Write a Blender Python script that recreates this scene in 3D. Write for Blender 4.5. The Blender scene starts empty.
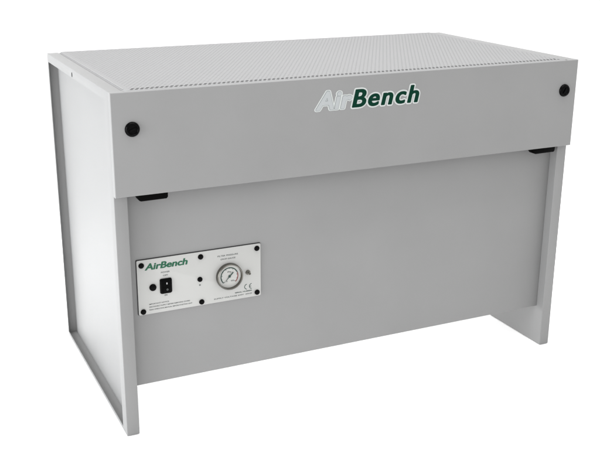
import bpy, bmesh, math, random
from mathutils import Vector, Matrix

S = bpy.context.scene
COL = S.collection
random.seed(7)

# ------------------------------------------------------------------ sizes (metres)
W, D, H = 1.25, 0.648, 0.8225          # width, depth, height of the bench
T = 0.0305                             # thickness of the side panels
P = 0.0160                             # how far the fascia stands in front of the legs
FZ = H - 0.2300                        # lower edge of the fascia
R = 0.0270                             # how far the front panel is set back
PB = 0.1130                            # lower edge of the front panel
PY = R - 0.0040                        # face of the control plate


# ------------------------------------------------------------------ materials
def mat(name, col, rough=0.45, metal=0.0, bump=0.0, bscale=900.0, vary=0.0, spec=0.5, coat=0.0):
    m = bpy.data.materials.new(name)
    m.use_nodes = True
    nt = m.node_tree
    b = nt.nodes['Principled BSDF']
    b.inputs['Base Color'].default_value = (*col, 1)
    b.inputs['Roughness'].default_value = rough
    b.inputs['Metallic'].default_value = metal
    b.inputs['Specular IOR Level'].default_value = spec
    b.inputs['Coat Weight'].default_value = coat
    tc = nt.nodes.new('ShaderNodeTexCoord')
    if vary:
        n = nt.nodes.new('ShaderNodeTexNoise')
        n.inputs['Scale'].default_value = 5.0
        n.inputs['Detail'].default_value = 5.0
        nt.links.new(tc.outputs['Object'], n.inputs['Vector'])
        r = nt.nodes.new('ShaderNodeValToRGB')
        r.color_ramp.elements[0].position = 0.3
        r.color_ramp.elements[1].position = 0.7
        r.color_ramp.elements[0].color = (*[c * (1 - vary) for c in col], 1)
        r.color_ramp.elements[1].color = (*[c * (1 + vary) for c in col], 1)
        nt.links.new(n.outputs['Fac'], r.inputs['Fac'])
        nt.links.new(r.outputs['Color'], b.inputs['Base Color'])
        q = nt.nodes.new('ShaderNodeMapRange')
        q.inputs['To Min'].default_value = rough - 0.05
        q.inputs['To Max'].default_value = rough + 0.05
        nt.links.new(n.outputs['Fac'], q.inputs['Value'])
        nt.links.new(q.outputs['Result'], b.inputs['Roughness'])
    if bump:
        n2 = nt.nodes.new('ShaderNodeTexNoise')
        n2.inputs['Scale'].default_value = bscale
        n2.inputs['Detail'].default_value = 2.0
        nt.links.new(tc.outputs['Object'], n2.inputs['Vector'])
        bp = nt.nodes.new('ShaderNodeBump')
        bp.inputs['Strength'].default_value = bump
        bp.inputs['Distance'].default_value = 0.001
        nt.links.new(n2.outputs['Fac'], bp.inputs['Height'])
        nt.links.new(bp.outputs['Normal'], b.inputs['Normal'])
    return m


K = 0.20
M_PAINT = mat('grey_powder_coat', (K, K, K * 0.995), 0.5, bump=0.09, vary=0.03, spec=0.2)
M_TOP = mat('worktop_powder_coat', (K * 1.08, K * 1.08, K * 1.085), 0.75, bump=0.05, vary=0.01, spec=0.08)
M_FILTER = mat('filter_media', (0.235, 0.235, 0.236), 0.9, bump=0.15, bscale=400)
M_DARK = mat('dark_gap', (0.008, 0.008, 0.009), 0.8, bump=0.1)
M_BLACK = mat('black_plastic', (0.0008, 0.0008, 0.0009), 0.16, bump=0.01, spec=0.05)
M_RUBBER = mat('black_rubber', (0.001, 0.001, 0.001), 0.5, bump=0.05, spec=0.025)
M_PLATE = mat('white_enamel_plate', (0.36, 0.36, 0.35), 0.4, bump=0.02, vary=0.02, spec=0.4)
M_GREEN = mat('dark_green_vinyl', (0.0005, 0.023, 0.013), 0.4, bump=0.02, spec=0.05)
M_PRINT = mat('green_print', (0.004, 0.070, 0.033), 0.5, bump=0.02, spec=0.3)
M_INK = mat('grey_print', (0.10, 0.11, 0.105), 0.5, bump=0.02, spec=0.3)
M_INKG = mat('dark_green_print', (0.016, 0.04, 0.032), 0.5, bump=0.02, spec=0.3)
M_HALO = mat('pale_vinyl', (0.42, 0.44, 0.43), 0.4, bump=0.02, spec=0.3)
M_PALE = mat('silver_vinyl', (0.31, 0.325, 0.33), 0.4, bump=0.02, spec=0.3)
M_LINE = mat('grey_vinyl_line', (0.19, 0.205, 0.21), 0.4, bump=0.02, spec=0.3)
M_STEEL = mat('gauge_steel', (0.15, 0.145, 0.13), 0.35, metal=1.0, bump=0.03)
M_DIAL = mat('gauge_dial', (0.38, 0.38, 0.365), 0.5, bump=0.02)
M_RED = mat('red_scale', (0.16, 0.035, 0.035), 0.5, bump=0.02)
M_MARK = mat('white_mark', (0.35, 0.35, 0.35), 0.5, bump=0.02)
M_WHITE = mat('white_studio_paper', (0.9, 0.9, 0.9), 0.85, bump=0.03, bscale=300, spec=0.1)


# ------------------------------------------------------------------ mesh helpers
def link(name, bm, material, parent=None, smooth=False):
    me = bpy.data.meshes.new(name)
    bmesh.ops.recalc_face_normals(bm, faces=bm.faces)
    bm.to_mesh(me)
    bm.free()
    for m in (material if isinstance(material, list) else [material]):
        me.materials.append(m)
    if smooth:
        for p in me.polygons:
            p.use_smooth = True
        try:
            me.set_sharp_from_angle(angle=math.radians(40))
        except Exception:
            pass
    o = bpy.data.objects.new(name, me)
    COL.objects.link(o)
    if parent:
        o.parent = parent
    return o


def box(bm, x0, x1, y0, y1, z0, z1, bev=0.0, seg=2):
    v = [bm.verts.new(p) for p in ((x0, y0, z0), (x1, y0, z0), (x1, y1, z0), (x0, y1, z0),
                                   (x0, y0, z1), (x1, y0, z1), (x1, y1, z1), (x0, y1, z1))]
    fs = [bm.faces.new([v[i] for i in f]) for f in ((0, 3, 2, 1), (4, 5, 6, 7), (0, 1, 5, 4),
                                                   (1, 2, 6, 5), (2, 3, 7, 6), (3, 0, 4, 7))]
    if bev:
        es = set(e for f in fs for e in f.edges)
        bmesh.ops.bevel(bm, geom=list(es), offset=bev, segments=seg, affect='EDGES', profile=0.5)


def prism(bm, pts, y0, y1):
    """pts in (x, z); extruded from y0 (front) to y1."""
    a = [bm.verts.new((x, y0, z)) for x, z in pts]
    b = [bm.verts.new((x, y1, z)) for x, z in pts]
    n = len(pts)
    bm.faces.new(a)
    bm.faces.new(b[::-1])
    for i in range(n):
        bm.faces.new((a[i], b[i], b[(i + 1) % n], a[(i + 1) % n]))


def round_rect(x0, x1, z0, z1, r, n=5):
    out = []
    for cx, cz, a0 in ((x1 - r, z1 - r, 0), (x0 + r, z1 - r, 90), (x0 + r, z0 + r, 180), (x1 - r, z0 + r, 270)):
        for i in range(n + 1):
            a = math.radians(a0 + 90 * i / n)
            out.append((cx + r * math.cos(a), cz + r * math.sin(a)))
    return out


def lathe(bm, cx, cz, prof, n=40):
    """prof: list of (radius, y); revolved about the y axis through (cx, cz)."""
    rings = []
    for r, y in prof:
        if r < 1e-6:
            rings.append([bm.verts.new((cx, y, cz))])
        else:
            rings.append([bm.verts.new((cx + r * math.cos(2 * math.pi * i / n), y,
                                        cz + r * math.sin(2 * math.pi * i / n))) for i in range(n)])
    for a, b in zip(rings, rings[1:]):
        for i in range(n):
            j = (i + 1) % n
            if len(a) == 1 and len(b) == 1:
                continue
            if len(a) == 1:
                bm.faces.new((a[0], b[i], b[j]))
            elif len(b) == 1:
                bm.faces.new((a[i], a[j], b[0]))
            else:
                bm.faces.new((a[i], a[j], b[j], b[i]))


def text_mesh(body, material, name, parent, x0, x1, z0, cap, y, depth=0.0003, shear=0.0,
              offset=0.0, bold=0.0, fit=True, ref=None):
    """Flat lettering standing on the plane y, facing -y. Cap height `cap`,
    baseline z0, stretched to the span x0..x1."""
    cu = bpy.data.curves.new('lettering', 'FONT')
    cu.body = body
    cu.size = 1.0
    cu.shear = shear
    cu.offset = offset + bold
    cu.extrude = 0.0
    cu.resolution_u = 4
    tmp = bpy.data.objects.new('lettering_source', cu)
    COL.objects.link(tmp)
    dg = bpy.context.evaluated_depsgraph_get()
    dg.update()
    me = bpy.data.meshes.new_from_object(tmp.evaluated_get(dg))
    bpy.data.objects.remove(tmp)
    bpy.data.curves.remove(cu)
    xs = [v.co.x for v in me.vertices]
    ys = [v.co.y for v in me.vertices]
    ax, bx, ay, by = ref or (min(xs), max(xs), 0.0, 0.729)
    sx = (x1 - x0) / (bx - ax)
    sz = cap / (by - ay)
    for v in me.vertices:
        X, Z = v.co.x, v.co.y
        v.co = (x0 + (X - ax) * sx, y, z0 + (Z - ay) * sz)
    bm = bmesh.new()
    bm.from_mesh(me)
    bpy.data.meshes.remove(me)
    r = bmesh.ops.extrude_face_region(bm, geom=bm.faces[:])
    vs = [g for g in r['geom'] if isinstance(g, bmesh.types.BMVert)]
    bmesh.ops.translate(bm, verts=vs, vec=(0, -depth, 0))
    return link(name, bm, material, parent), (ax, bx, ay, by)


# ------------------------------------------------------------------ the setting: white paper sweep
bm = bmesh.new()
prof = [(-7.0, 0.0), (4.2, 0.0)]
for i in range(1, 13):
    a = math.radians(90 * i / 12)
    prof.append((4.2 + 1.6 * math.sin(a), 1.6 - 1.6 * math.cos(a)))
prof.append((5.8, 5.5))
rows = [[bm.verts.new((x, y, z)) for x in (-9.0, 10.0)] for y, z in prof]
for a, b in zip(rows, rows[1:]):
    bm.faces.new((a[0], a[1], b[1], b[0]))
floor = link('floor', bm, M_WHITE, smooth=True)
floor['kind'] = 'structure'
floor['label'] = 'seamless white studio floor curving up behind the bench'
floor['category'] = 'floor'

# ------------------------------------------------------------------ the bench
bench = bpy.data.objects.new('downdraft_bench', None)
COL.objects.link(bench)
bench.location = (0, 0, 0.001)
bench['label'] = 'grey steel downdraft bench with perforated worktop, green lettering and a white control panel'
bench['category'] = 'workbench'


def side_panel(mirror):
    """A folded tray: web set back from the outside, flanges and narrow return lips."""
    bm = bmesh.new()
    op = (0.035, D - 0.010, 0.009, H - 0.022)       # opening between the lips: y0 y1 z0 z1
    ca = (0.002, D - 0.002, 0.002, H - 0.002)       # the hollow behind the lips
    loops = [(T, (0, D, 0, H)), (0.0, (0, D, 0, H)), (0.0, op), (0.0016, op), (0.0016, ca), (0.0255, ca)]
    L = []
    for x, (y0, y1, z0, z1) in loops:
        xx = W - x if mirror else x
        L.append([bm.verts.new((xx, y, z)) for y, z in ((y0, z0), (y1, z0), (y1, z1), (y0, z1))])
    bm.faces.new(L[0])
    for a, b in zip(L, L[1:]):
        for i in range(4):
            j = (i + 1) % 4
            bm.faces.new((a[i], a[j], b[j], b[i]))
    bm.faces.new(L[-1])
    bm.edges.ensure_lookup_table()
    outer = set(L[0] + L[1])
    es = [e for e in bm.edges if e.verts[0] in outer and e.verts[1] in outer]
    bmesh.ops.bevel(bm, geom=es, offset=0.0016, segments=3, affect='EDGES', profile=0.5)
    return link('side_panel', bm, M_PAINT, bench, smooth=True)


left_side = side_panel(False)
right_side = side_panel(True)

# dark disc painting the dark inside a small hole in the upper lip
for o, x, s in ((left_side, 0.0, -1), (right_side, W, 1)):
    bm = bmesh.new()
    n = 16
    for r, xo in ((0.0042, 0.0),):
        ring = [bm.verts.new((x + s * 0.0006, 0.345 + r * math.cos(2 * math.pi * i / n),
                              0.8085 + 1.35 * r * math.sin(2 * math.pi * i / n))) for i in range(n)]
        ring2 = [bm.verts.new((x - s * 0.0005, v.co.y, v.co.z)) for v in ring]
        bm.faces.new(ring)
        bm.faces.new(ring2[::-1])
        for i in range(n):
            bm.faces.new((ring[i], ring[(i + 1) % n], ring2[(i + 1) % n], ring2[i]))
    link('hole_dark_disc', bm, M_DARK, o)

# front panel
bm = bmesh.new()
box(bm, T + 0.0003, W - T - 0.0003, R, R + 0.018, PB, H - 0.02, 0.0012)
front = link('front_panel', bm, M_PAINT, bench, smooth=True)

# fascia (folded sheet closing the hood)
bm = bmesh.new()
plan = [(0, -P), (W, -P), (W, -0.0004), (W - T, -0.0004), (W - T, -P + 0.005), (T, -P + 0.005), (T, -0.0004), (0, -0.0004)]
lo = [bm.verts.new((x, y, FZ)) for x, y in plan]
hi = [bm.verts.new((x, y, H)) for x, y in plan]
bm.faces.new(lo[::-1])
bm.faces.new(hi)
for i in range(len(plan)):
    j = (i + 1) % len(plan)
    bm.faces.new((lo[i], lo[j], hi[j], hi[i]))
sel = []
for e in bm.edges:
    a, b = e.verts
    front_e = abs(a.co.y + P) < 1e-6 and abs(b.co.y + P) < 1e-6
    if front_e:
        sel.append(e)
bmesh.ops.bevel(bm, geom=sel, offset=0.0024, segments=4, affect='EDGES', profile=0.5)
fascia = link('fascia', bm, M_PAINT, bench, smooth=True)

# ------------------------------------------------------------------ perforated worktop
def worktop():
    x0, x1 = T + 0.0022, W - T - 0.0022
    y0, y1 = -P + 0.0051, D - 0.001
    zt, zd = H + 0.0016, H - 0.0022
    m = 0.0065                                     # folded margin sloping down at the sides
    ax, az = 0.011, 0.0095
    hr = 0.0029
    verts, faces = [], []

    def V(x, y, z):
        verts.append((x, y, z))
        return len(verts) - 1
    gx0 = x0 + 0.0135
    nx = int((x1 - 0.0135 - gx0) / ax)
    gx1 = gx0 + nx * ax
    gy0 = -0.0045
    ny = int((y1 - 0.012 - gy0) / az)
    gy1 = gy0 + ny * az
    th = 0.0003
    cache = {}

    def G(x, y):
        k = (round(x * 1e5), round(y * 1e5))
        if k not in cache:
            cache[k] = V(x, y, zt)
        return cache[k]
    q = ax / 2
    for j in range(ny):
        ya = gy0 + j * az
        yb, ym = ya + az, ya + az / 2
        odd = j % 2
        xs = gx0 + (q if odd else 0)
        n = nx - (1 if odd else 0)
        if odd:
            for xa in (gx0, gx1 - q):
                faces.append((G(xa, ya), G(xa + q, ya), G(xa + q, ym), G(xa + q, yb), G(xa, yb), G(xa, ym)))
        for i in range(n):
            xa = xs + i * ax
            xm, xb = xa + q, xa + ax
            o = [G(xb, ym), G(xb, yb), G(xm, yb), G(xa, yb), G(xa, ym), G(xa, ya), G(xm, ya), G(xb, ya)]
            hr = 0.0040 if j < 2 else 0.0019
            top = [V(xm + hr * math.cos(math.pi / 4 * k), ym + hr * math.sin(math.pi / 4 * k), zt) for k in range(8)]
            bot = [V(verts[t][0], verts[t][1], zt - th) for t in top]
            for k in range(8):
                l = (k + 1) % 8
                faces.append((o[k], o[l], top[l], top[k]))
                faces.append((top[k], top[l], bot[l], bot[k]))
    # margins: flat frame round the holes, then sloping sides
    fx0, fx1 = x0 + m, x1 - m
    fy0 = y0 + 0.0050
    a = [V(fx0, fy0, zt), V(fx1, fy0, zt), V(fx1, y1, zt), V(fx0, y1, zt)]
    b = [V(gx0, gy0, zt), V(gx1, gy0, zt), V(gx1, gy1, zt), V(gx0, gy1, zt)]
    for i in range(4):
        j = (i + 1) % 4
        faces.append((a[i], a[j], b[j], b[i]))
    zf = H - 0.0003
    l0, l1 = V(x0, y0, zd), V(x0, y1, zd)
    p0, p1 = V(fx0, y0, zf), V(fx1, y0, zf)
    faces.append((p0, p1, a[1], a[0]))
    r0, r1 = V(x1, y0, zd), V(x1, y1, zd)
    faces.append((l0, p0, a[0]))
    faces.append((p1, r0, a[1]))
    faces.append((l0, a[0], a[3], l1))
    faces.append((a[1], r0, r1, a[2]))
    # down-turned skirt
    zs = H - 0.020
    s = [V(x0, y0, zs), V(x1, y0, zs), V(x1, y1, zs), V(x0, y1, zs)]
    faces.append((l0, l1, s[3], s[0]))
    faces.append((r0, s[1], s[2], r1))
    faces.append((l0, s[0], s[1], r0, p1, p0))
    faces.append((l1, a[3], a[2], r1, s[2], s[3]))
    me = bpy.data.meshes.new('worktop')
    me.from_pydata(verts, [], faces)
    me.materials.append(M_TOP)
    o = bpy.data.objects.new('worktop', me)
    COL.objects.link(o)
    o.parent = bench
    return o, zt


top, ZT = worktop()
bm = bmesh.new()
box(bm, T + 0.006, W - T - 0.006, 0.0146, D - 0.006, H - 0.018, H + 0.00128)
link('filter', bm, M_FILTER, bench)
bm = bmesh.new()
box(bm, T + 0.006, W - T - 0.006, -0.009, 0.0140, H - 0.030, H - 0.010)  # dark strip added below the front holes, standing for the shade beneath
link('hole_shade_strip', bm, M_DARK, bench)

# rear closing panel, stopping well above the floor
bm = bmesh.new()
box(bm, T + 0.0003, W - T - 0.0003, D - 0.014, D - 0.003, 0.30, H - 0.021, 0.001)
link('back_panel', bm, M_PAINT, bench)

# ------------------------------------------------------------------ black catches hanging under the fascia
for cx, w in ((0.0855, 0.0350), (1.1670, 0.0360)):
    bm = bmesh.new()
    pts = [(cx - w - 0.003, FZ + 0.010), (cx - w - 0.003, FZ - 0.0005), (cx - w + 0.004, FZ - 0.0135), (cx - w + 0.008, FZ - 0.0155),
           (cx + w - 0.003, FZ - 0.0150), (cx + w, FZ - 0.011), (cx + w, FZ + 0.010)]
    prism(bm, pts, -P + 0.0062, 0.0145)
    bmesh.ops.bevel(bm, geom=bm.edges[:], offset=0.0012, segments=2, affect='EDGES', profile=0.5)
    c = link('catch', bm, M_RUBBER, bench, smooth=True)

# ------------------------------------------------------------------ quarter-turn fasteners on the fascia
for fx, fz, slot in ((0.0447, 0.7418, 20), (1.2105, 0.7440, 60)):
    bm = bmesh.new()
    lathe(bm, fx, fz, [(0.0164, -P + 0.0005), (0.0164, -P - 0.0016), (0.0158, -P - 0.0034), (0.0146, -P - 0.0052), (0.0130, -P - 0.0064),
                       (0.0116, -P - 0.0067), (0.0108, -P - 0.0062), (0.0098, -P - 0.0042), (0.0, -P - 0.0040)], 56)
    bar = bmesh.new()
    box(bar, -0.0078, 0.0078, -P - 0.0064, -P - 0.0030, -0.0022, 0.0022, 0.0009, 3)
    bmesh.ops.transform(bar, matrix=Matrix.Translation((fx, 0, fz)) @ Matrix.Rotation(math.radians(-slot), 4, 'Y'), verts=bar.verts)
    tmp = bpy.data.meshes.new('fastener_bar')
    bar.to_mesh(tmp)
    bar.free()
    bm.from_mesh(tmp)
    bpy.data.meshes.remove(tmp)
    link('fastener', bm, M_BLACK, fascia, smooth=True)

# ------------------------------------------------------------------ lettering on the fascia
import numpy as np


def glyph_segments(body, skip, spacing):
    """Outline segments (x, z) of a slanted word; `skip` leading letters measured but left out."""
    def grab(txt):
        cu = bpy.data.curves.new('lettering', 'FONT')
        cu.body = txt
        cu.size = 1.0
        cu.space_character = spacing
        cu.resolution_u = 6
        t = bpy.data.objects.new('lettering_source', cu)
        COL.objects.link(t)
        dg = bpy.context.evaluated_depsgraph_get()
        dg.update()
        me = bpy.data.meshes.new_from_object(t.evaluated_get(dg))
        bpy.data.objects.remove(t)
        bpy.data.curves.remove(cu)
        m = bmesh.new()
        m.from_mesh(me)
        bpy.data.meshes.remove(me)
        seg = np.array([[v.co.xy[:] for v in e.verts] for e in m.edges if len(e.link_faces) == 1])
        m.free()
        return seg
    full = grab(body)
    part = grab(body[skip[0]:skip[1]])
    if skip[0] > 0:                                   # line up with the end of the whole word
        part[..., 0] += full[..., 0].max() - part[..., 0].max()
    return full, part


def sticker(name, material, parent, seg, level, y, depth=0.00025, cell=0.0006, wide=1.0):
    """Flat shape of everything nearer than `level` to the lettering (rounded outline)."""
    pad = abs(level) / wide + 3 * cell
    x0, z0 = seg[..., 0].min() - pad, seg[..., 1].min() - pad
    nx = int((seg[..., 0].max() + pad - x0) / cell) + 2
    nz = int((seg[..., 1].max() + pad - z0) / cell) + 2
    gx, gz = np.meshgrid(x0 + np.arange(nx) * cell, z0 + np.arange(nz) * cell + 1.3e-7, indexing='ij')
    d2 = np.full(gx.shape, 1e9)
    par = np.zeros(gx.shape, int)
    for (ax, az), (bx, bz) in seg:
        dx, dz = bx - ax, bz - az
        L = (wide * dx) ** 2 + dz * dz + 1e-18
        t = np.clip(((gx - ax) * dx * wide * wide + (gz - az) * dz) / L, 0, 1)
        d2 = np.minimum(d2, (wide * (gx - ax - t * dx)) ** 2 + (gz - az - t * dz) ** 2)
        c = (az > gz) != (bz > gz)
        if abs(dz) > 1e-12:
            par += c & (gx < ax + (gz - az) * dx / dz)
    F = np.sqrt(d2)
    F = np.where(par % 2 == 1, -F, F) - level          # negative inside
    bm = bmesh.new()
    cache = {}

    def vert(k, x, z):
        if k not in cache:
            cache[k] = bm.verts.new((x, y, z))
        return cache[k]
    for i in range(nx - 1):
        for j in range(nz - 1):
            cs = ((i, j), (i + 1, j), (i + 1, j + 1), (i, j + 1))
            fv = [F[c] for c in cs]
            if min(fv) >= 0:
                continue
            poly = []
            for q in range(4):
                c0, c1 = cs[q], cs[(q + 1) % 4]
                f0, f1 = fv[q], fv[(q + 1) % 4]
                if f0 < 0:
                    poly.append(vert(c0, gx[c0], gz[c0]))
                if (f0 < 0) != (f1 < 0):
                    u = f0 / (f0 - f1)
                    poly.append(vert((min(c0, c1), max(c0, c1)), gx[c0] + u * (gx[c1] - gx[c0]), gz[c0] + u * (gz[c1] - gz[c0])))
            if len(poly) > 2:
                try:
                    bm.faces.new(poly)
                except ValueError:
                    pass
    r = bmesh.ops.extrude_face_region(bm, geom=bm.faces[:])
    vs = [g for g in r['geom'] if isinstance(g, bmesh.types.BMVert)]
    bmesh.ops.translate(bm, verts=vs, vec=(0, -depth, 0))
    return link(name, bm, material, parent)


def place(seg, full, x0, x1, z0, cap, slant):
    """Slant and stretch a word to the span x0..x1 and cap height `cap`."""
    def sl(s):
        o = s.copy()
        o[..., 0] += slant * s[..., 1]
        return o
    f, p = sl(full), sl(seg)
    ax, bx = f[..., 0].min(), f[..., 0].max()
    o = p.copy()
    o[..., 0] = x0 + (p[..., 0] - ax) * (x1 - x0) / (bx - ax)
    o[..., 1] = z0 + p[..., 1] * cap / 0.70
    return o


SL = 0.20
full, air = glyph_segments('Air', (0, 3), 1.06)
air = place(air, full, 0.4835, 0.5745, 0.7488, 0.0408, SL)
full, ben = glyph_segments('Bench', (0, 5), 1.15)
ben = place(ben, full, 0.5785, 0.7595, 0.7485, 0.0412, SL)
whole = np.concatenate([air, ben])
sticker('letter_border', M_HALO, fascia, whole, 0.0049, -P - 0.0001, wide=0.85)
sticker('letter_outline', M_LINE, fascia, air, 0.0029, -P - 0.0005)
sticker('pale_letters', M_PALE, fascia, air, 0.0020, -P - 0.0009)
sticker('green_letters', M_GREEN, fascia, ben, 0.0014, -P - 0.0009, wide=0.62)

# ------------------------------------------------------------------ control panel
X0, X1, Z0, Z1 = 0.0493, 0.3560, 0.2930, 0.4274
bm = bmesh.new()
prism(bm, round_rect(X0 - 0.0014, X1 + 0.0006, Z0 - 0.0006, Z1 + 0.0016, 0.003), R - 0.0016, R + 0.001)
dark_backing = link('dark_backing', bm, M_DARK, bench)  # dark sheet slightly larger than the plate, showing along its edges
bm = bmesh.new()
prism(bm, round_rect(X0, X1, Z0, Z1, 0.003), PY, R - 0.0018)
es = [e for e in bm.edges if all(abs(v.co.y - PY) < 1e-6 for v in e.verts)]
bmesh.ops.bevel(bm, geom=es, offset=0.0005, segments=2, affect='EDGES', profile=0.5)
plate = link('control_panel', bm, M_PLATE, bench, smooth=True)
dark_backing.parent = plate

def dome(name, x, z, r, h, parent, material=M_BLACK, flat=0.5):
    bm = bmesh.new()
    prof = [(r, PY + 0.0004), (r, PY - h * 0.25)]
    for i in range(1, 6):
        a = math.radians(90 * i / 6)
        prof.append((r * (flat + (1 - flat) * math.cos(a)), PY - h * (0.25 + 0.75 * math.sin(a))))
    prof.append((0.0, PY - h))
    lathe(bm, x, z, prof, 28)
    return link(name, bm, material, parent, smooth=True)

for x, z in ((0.0600, 0.4150), (0.2034, 0.4155), (0.3464, 0.4160), (0.0600, 0.3006), (0.2032, 0.3014), (0.3462, 0.3024)):
    dome('screw', x, z, 0.0066, 0.0036, plate)
dome('push_button', 0.2001, 0.3595, 0.0062, 0.0045, plate)
dome('indicator', 0.1998, 0.3450, 0.0019, 0.0012, plate, M_INK)
dome('fuse_cap', 0.0850, 0.3580, 0.0084, 0.0060, plate)

# pressure port
bm = bmesh.new()
lathe(bm, 0.3225, 0.3582, [(0.0058, PY + 0.0004), (0.0058, PY - 0.003), (0.0050, PY - 0.0042), (0.0034, PY - 0.0045),
                           (0.0034, PY - 0.012), (0.0026, PY - 0.0125), (0.0016, PY - 0.0125), (0.0016, PY - 0.006), (0, PY - 0.006)], 24)
link('pressure_port', bm, M_STEEL, plate, smooth=True)

# rocker switch
bm = bmesh.new()
prism(bm, round_rect(0.1020, 0.1306, 0.3390, 0.3758, 0.0035), PY - 0.0030, PY + 0.0004)
es = [e for e in bm.edges if all(abs(v.co.y - PY + 0.003) < 1e-6 for v in e.verts)]
bmesh.ops.bevel(bm, geom=es, offset=0.001, segments=2, affect='EDGES', profile=0.5)
switch = link('power_switch', bm, M_BLACK, bench, smooth=True)
bm = bmesh.new()
side = [(PY - 0.0028, 0.3425), (PY - 0.0085, 0.3428), (PY - 0.0052, 0.3572), (PY - 0.0036, 0.3722), (PY - 0.0028, 0.3725)]
a = [bm.verts.new((0.1072, y, z)) for y, z in side]
b = [bm.verts.new((0.1256, y, z)) for y, z in side]
bm.faces.new(a)
bm.faces.new(b[::-1])
for i in range(len(side)):
    j = (i + 1) % len(side)
    bm.faces.new((a[i], a[j], b[j], b[i]))
bmesh.ops.bevel(bm, geom=bm.edges[:], offset=0.0006, segments=2, affect='EDGES', profile=0.5)
link('rocker', bm, M_BLACK, switch, smooth=True)
bm = bmesh.new()
prism(bm, round_rect(0.1166, 0.1190, 0.3620, 0.3664, 0.0006), PY - 0.0052, PY - 0.0038)
link('switch_mark', bm, M_MARK, switch)
bm = bmesh.new()
lathe(bm, 0.1180, 0.3495, [(0.0022, PY - 0.0066), (0.0022, PY - 0.0074), (0.0013, PY - 0.0074), (0.0013, PY - 0.0066)], 20)
link('switch_mark', bm, M_INK, switch)

# gauge
GX, GZ, GR = 0.2735, 0.3567, 0.0328
bm = bmesh.new()
lathe(bm, GX, GZ, [(GR, PY + 0.0004), (GR, PY - 0.0085), (GR - 0.0006, PY - 0.0110), (GR - 0.0018, PY - 0.0120),
                   (GR - 0.0032, PY - 0.0114), (GR - 0.0038, PY - 0.0095), (GR - 0.0040, PY - 0.0030)], 64)
gauge = link('gauge', bm, M_STEEL, bench, smooth=True)
bm = bmesh.new()
lathe(bm, GX, GZ, [(GR - 0.0039, PY - 0.0040), (GR - 0.0085, PY - 0.0036), (0, PY - 0.0036)], 64)
link('dial', bm, M_DIAL, gauge, smooth=True)

def arc(bm, r0, r1, a0, a1, y, n=40):
    pr = None
    for i in range(n + 1):
        a = math.radians(a0 + (a1 - a0) * i / n)
        c = (bm.verts.new((GX + r0 * math.cos(a), y, GZ + r0 * math.sin(a))),
             bm.verts.new((GX + r1 * math.cos(a), y, GZ + r1 * math.sin(a))))
        if pr:
            bm.faces.new((pr[0], pr[1], c[1], c[0]))
        pr = c
bm = bmesh.new()
arc(bm, 0.0203, 0.0228, 225, 20, PY - 0.0039)
for i in range(11):
    a = 225 - 27 * i
    arc(bm, 0.0178 if i % 2 == 0 else 0.0192, 0.0207, a - 1.6, a + 1.6, PY - 0.00395, 2)
link('scale_arc', bm, M_INKG, gauge)
bm = bmesh.new()
arc(bm, 0.0203, 0.0228, 19.5, -45, PY - 0.0039, 14)
link('danger_arc', bm, M_RED, gauge)
bm = bmesh.new()
ang = math.radians(226)
d = Vector((math.cos(ang), math.sin(ang)))
nrm = Vector((-d.y, d.x))
pts = [(GX + d.x * 0.0205, GZ + d.y * 0.0205)]
pts += [(GX + nrm.x * 0.0011, GZ + nrm.y * 0.0011), (GX - d.x * 0.0135 + nrm.x * 0.0014, GZ - d.y * 0.0135 + nrm.y * 0.0014),
        (GX - d.x * 0.0135 - nrm.x * 0.0014, GZ - d.y * 0.0135 - nrm.y * 0.0014), (GX - nrm.x * 0.0011, GZ - nrm.y * 0.0011)]
prism(bm, pts, PY - 0.0058, PY - 0.0053)
needle = link('needle', bm, M_INKG, gauge)
bm = bmesh.new()
lathe(bm, GX, GZ, [(0.0028, PY - 0.0036), (0.0028, PY - 0.0060), (0.0022, PY - 0.0065), (0, PY - 0.0066)], 20)
link('needle_hub', bm, M_INKG, gauge, smooth=True)

# printing on the plate
TY = PY - 0.00005
def printed(body, x0, x1, z, cap, m=M_INK, parent=plate, shear=0.0, off=0.014, y=TY):
    text_mesh(body, m, 'printing', parent, x0, x1, z, cap, y, 0.0002, shear, off)
pf, pa = glyph_segments('AirBench', (0, 8), 1.0)
sticker('printing', M_PRINT, plate, place(pa, pf, 0.0690, 0.1705, 0.4025, 0.0152, 0.20), 0.0007, TY, 0.0002, 0.0003, 0.65)
printed('POWER', 0.1060, 0.1272, 0.3895, 0.0037)
printed('OFF', 0.1105, 0.1225, 0.3815, 0.0037)
printed('ON', 0.1122, 0.1192, 0.3320, 0.0037, off=0.03)
printed('FILTER PRESSURE', 0.2455, 0.2975, 0.4080, 0.0036)
printed('DROP GAUGE', 0.2535, 0.2910, 0.3995, 0.0036)
printed('IMPORTANT NOTICE', 0.0745, 0.1225, 0.3155, 0.0030)
printed('DISCONNECT SUPPLY BEFORE REMOVING COVERS', 0.0745, 0.1740, 0.3085, 0.0030)
printed('READ OPERATING MANUAL BEFORE STARTING UNIT', 0.0745, 0.1795, 0.3015, 0.0030)
printed('SERIAL NUMBER', 0.2885, 0.3330, 0.3085, 0.0030, M_INKG)
printed('SUPPLY VOLTAGE 230V  50HZ', 0.2345, 0.3330, 0.3010, 0.0030)
printed('Pa', 0.2690, 0.2780, GZ + 0.0095, 0.0038, parent=gauge, y=PY - 0.0037)
printed('0', GX - 0.0080, GX - 0.0055, GZ - 0.0135, 0.0034, parent=gauge, y=PY - 0.0037)
printed('500', GX + 0.0035, GX + 0.0115, GZ - 0.0135, 0.0034, parent=gauge, y=PY - 0.0037)

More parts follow.
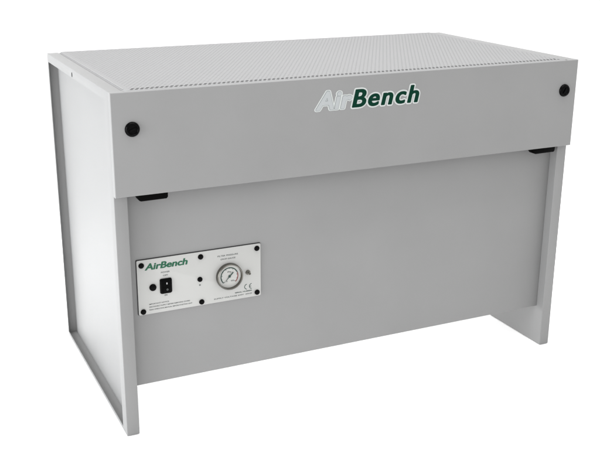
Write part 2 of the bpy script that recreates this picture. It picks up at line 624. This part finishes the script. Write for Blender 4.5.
# CE mark drawn as two open rings
bm = bmesh.new()
def ring(cx, cz, r0, r1, a0, a1, n=24):
    pr = None
    for i in range(n + 1):
        a = math.radians(a0 + (a1 - a0) * i / n)
        c = (bm.verts.new((cx + r0 * math.cos(a), TY - 0.0002, cz + r0 * math.sin(a))),
             bm.verts.new((cx + r1 * math.cos(a), TY - 0.0002, cz + r1 * math.sin(a))))
        if pr:
            bm.faces.new((pr[0], pr[1], c[1], c[0]))
        pr = c
ring(0.3200, 0.3212, 0.0056, 0.0072, 95, 265)
ring(0.3325, 0.3212, 0.0056, 0.0072, 95, 265)
v = [bm.verts.new((x, TY - 0.0002, z)) for x, z in ((0.3266, 0.3205), (0.3308, 0.3205), (0.3308, 0.3219), (0.3266, 0.3219))]
bm.faces.new(v)
link('ce_mark', bm, M_INKG, plate)

# ------------------------------------------------------------------ camera
cam_d = bpy.data.cameras.new('camera')
cam = bpy.data.objects.new('camera', cam_d)
COL.objects.link(cam)
f, cx, cy, cz, a, b, c = 951.269109, -0.483866234, -1.97504600, 1.17898721, -0.441833124, 1.25495158, 0.00556563689
Rm = Matrix.Rotation(a, 4, 'Z') @ Matrix.Rotation(b, 4, 'X') @ Matrix.Rotation(c, 4, 'Z')
cam.matrix_world = Matrix.Translation((cx, cy, cz)) @ Rm
cam_d.sensor_width = 36.0
cam_d.lens = 36.0 * f / 600.0
cam_d.clip_start = 0.05
cam_d.clip_end = 200
S.camera = cam

# ------------------------------------------------------------------ light: bright white studio
w = bpy.data.worlds.new('World')
S.world = w
w.use_nodes = True
bg = w.node_tree.nodes['Background']
bg.inputs['Color'].default_value = (1.0, 1.0, 1.0, 1)
bg.inputs['Strength'].default_value = 1.3

def area(name, loc, target, sx, sy, power, col=(1, 1, 1)):
    l = bpy.data.lights.new(name, 'AREA')
    l.shape = 'RECTANGLE'
    l.size, l.size_y = sx, sy
    l.energy = power
    l.color = col
    o = bpy.data.objects.new(name, l)
    COL.objects.link(o)
    o.location = loc
    o.rotation_euler = (Vector(target) - Vector(loc)).to_track_quat('-Z', 'Y').to_euler()
    return o
area('side_softbox', (-3.2, 0.2, 0.95), (0, 0.25, 0.4), 3.4, 2.4, 225, (0.96, 0.98, 1.0))
area('added_back_fill', (0.72, 1.75, 0.42), (0.62, 0.25, 0.0), 1.05, 0.4, 94)  # added lamp behind the bench, whitening the floor under it
area('added_top_fill', (0.6, 0.15, 3.4), (0.6, 0.15, 0.6), 2.8, 2.2, 115)  # added lamp, brightens the worktop and floor from above

# ------------------------------------------------------------------ output
S.view_settings.view_transform = 'Standard'
S.view_settings.look = 'None'
S.view_settings.exposure = 0.0
S.view_settings.gamma = 1.0
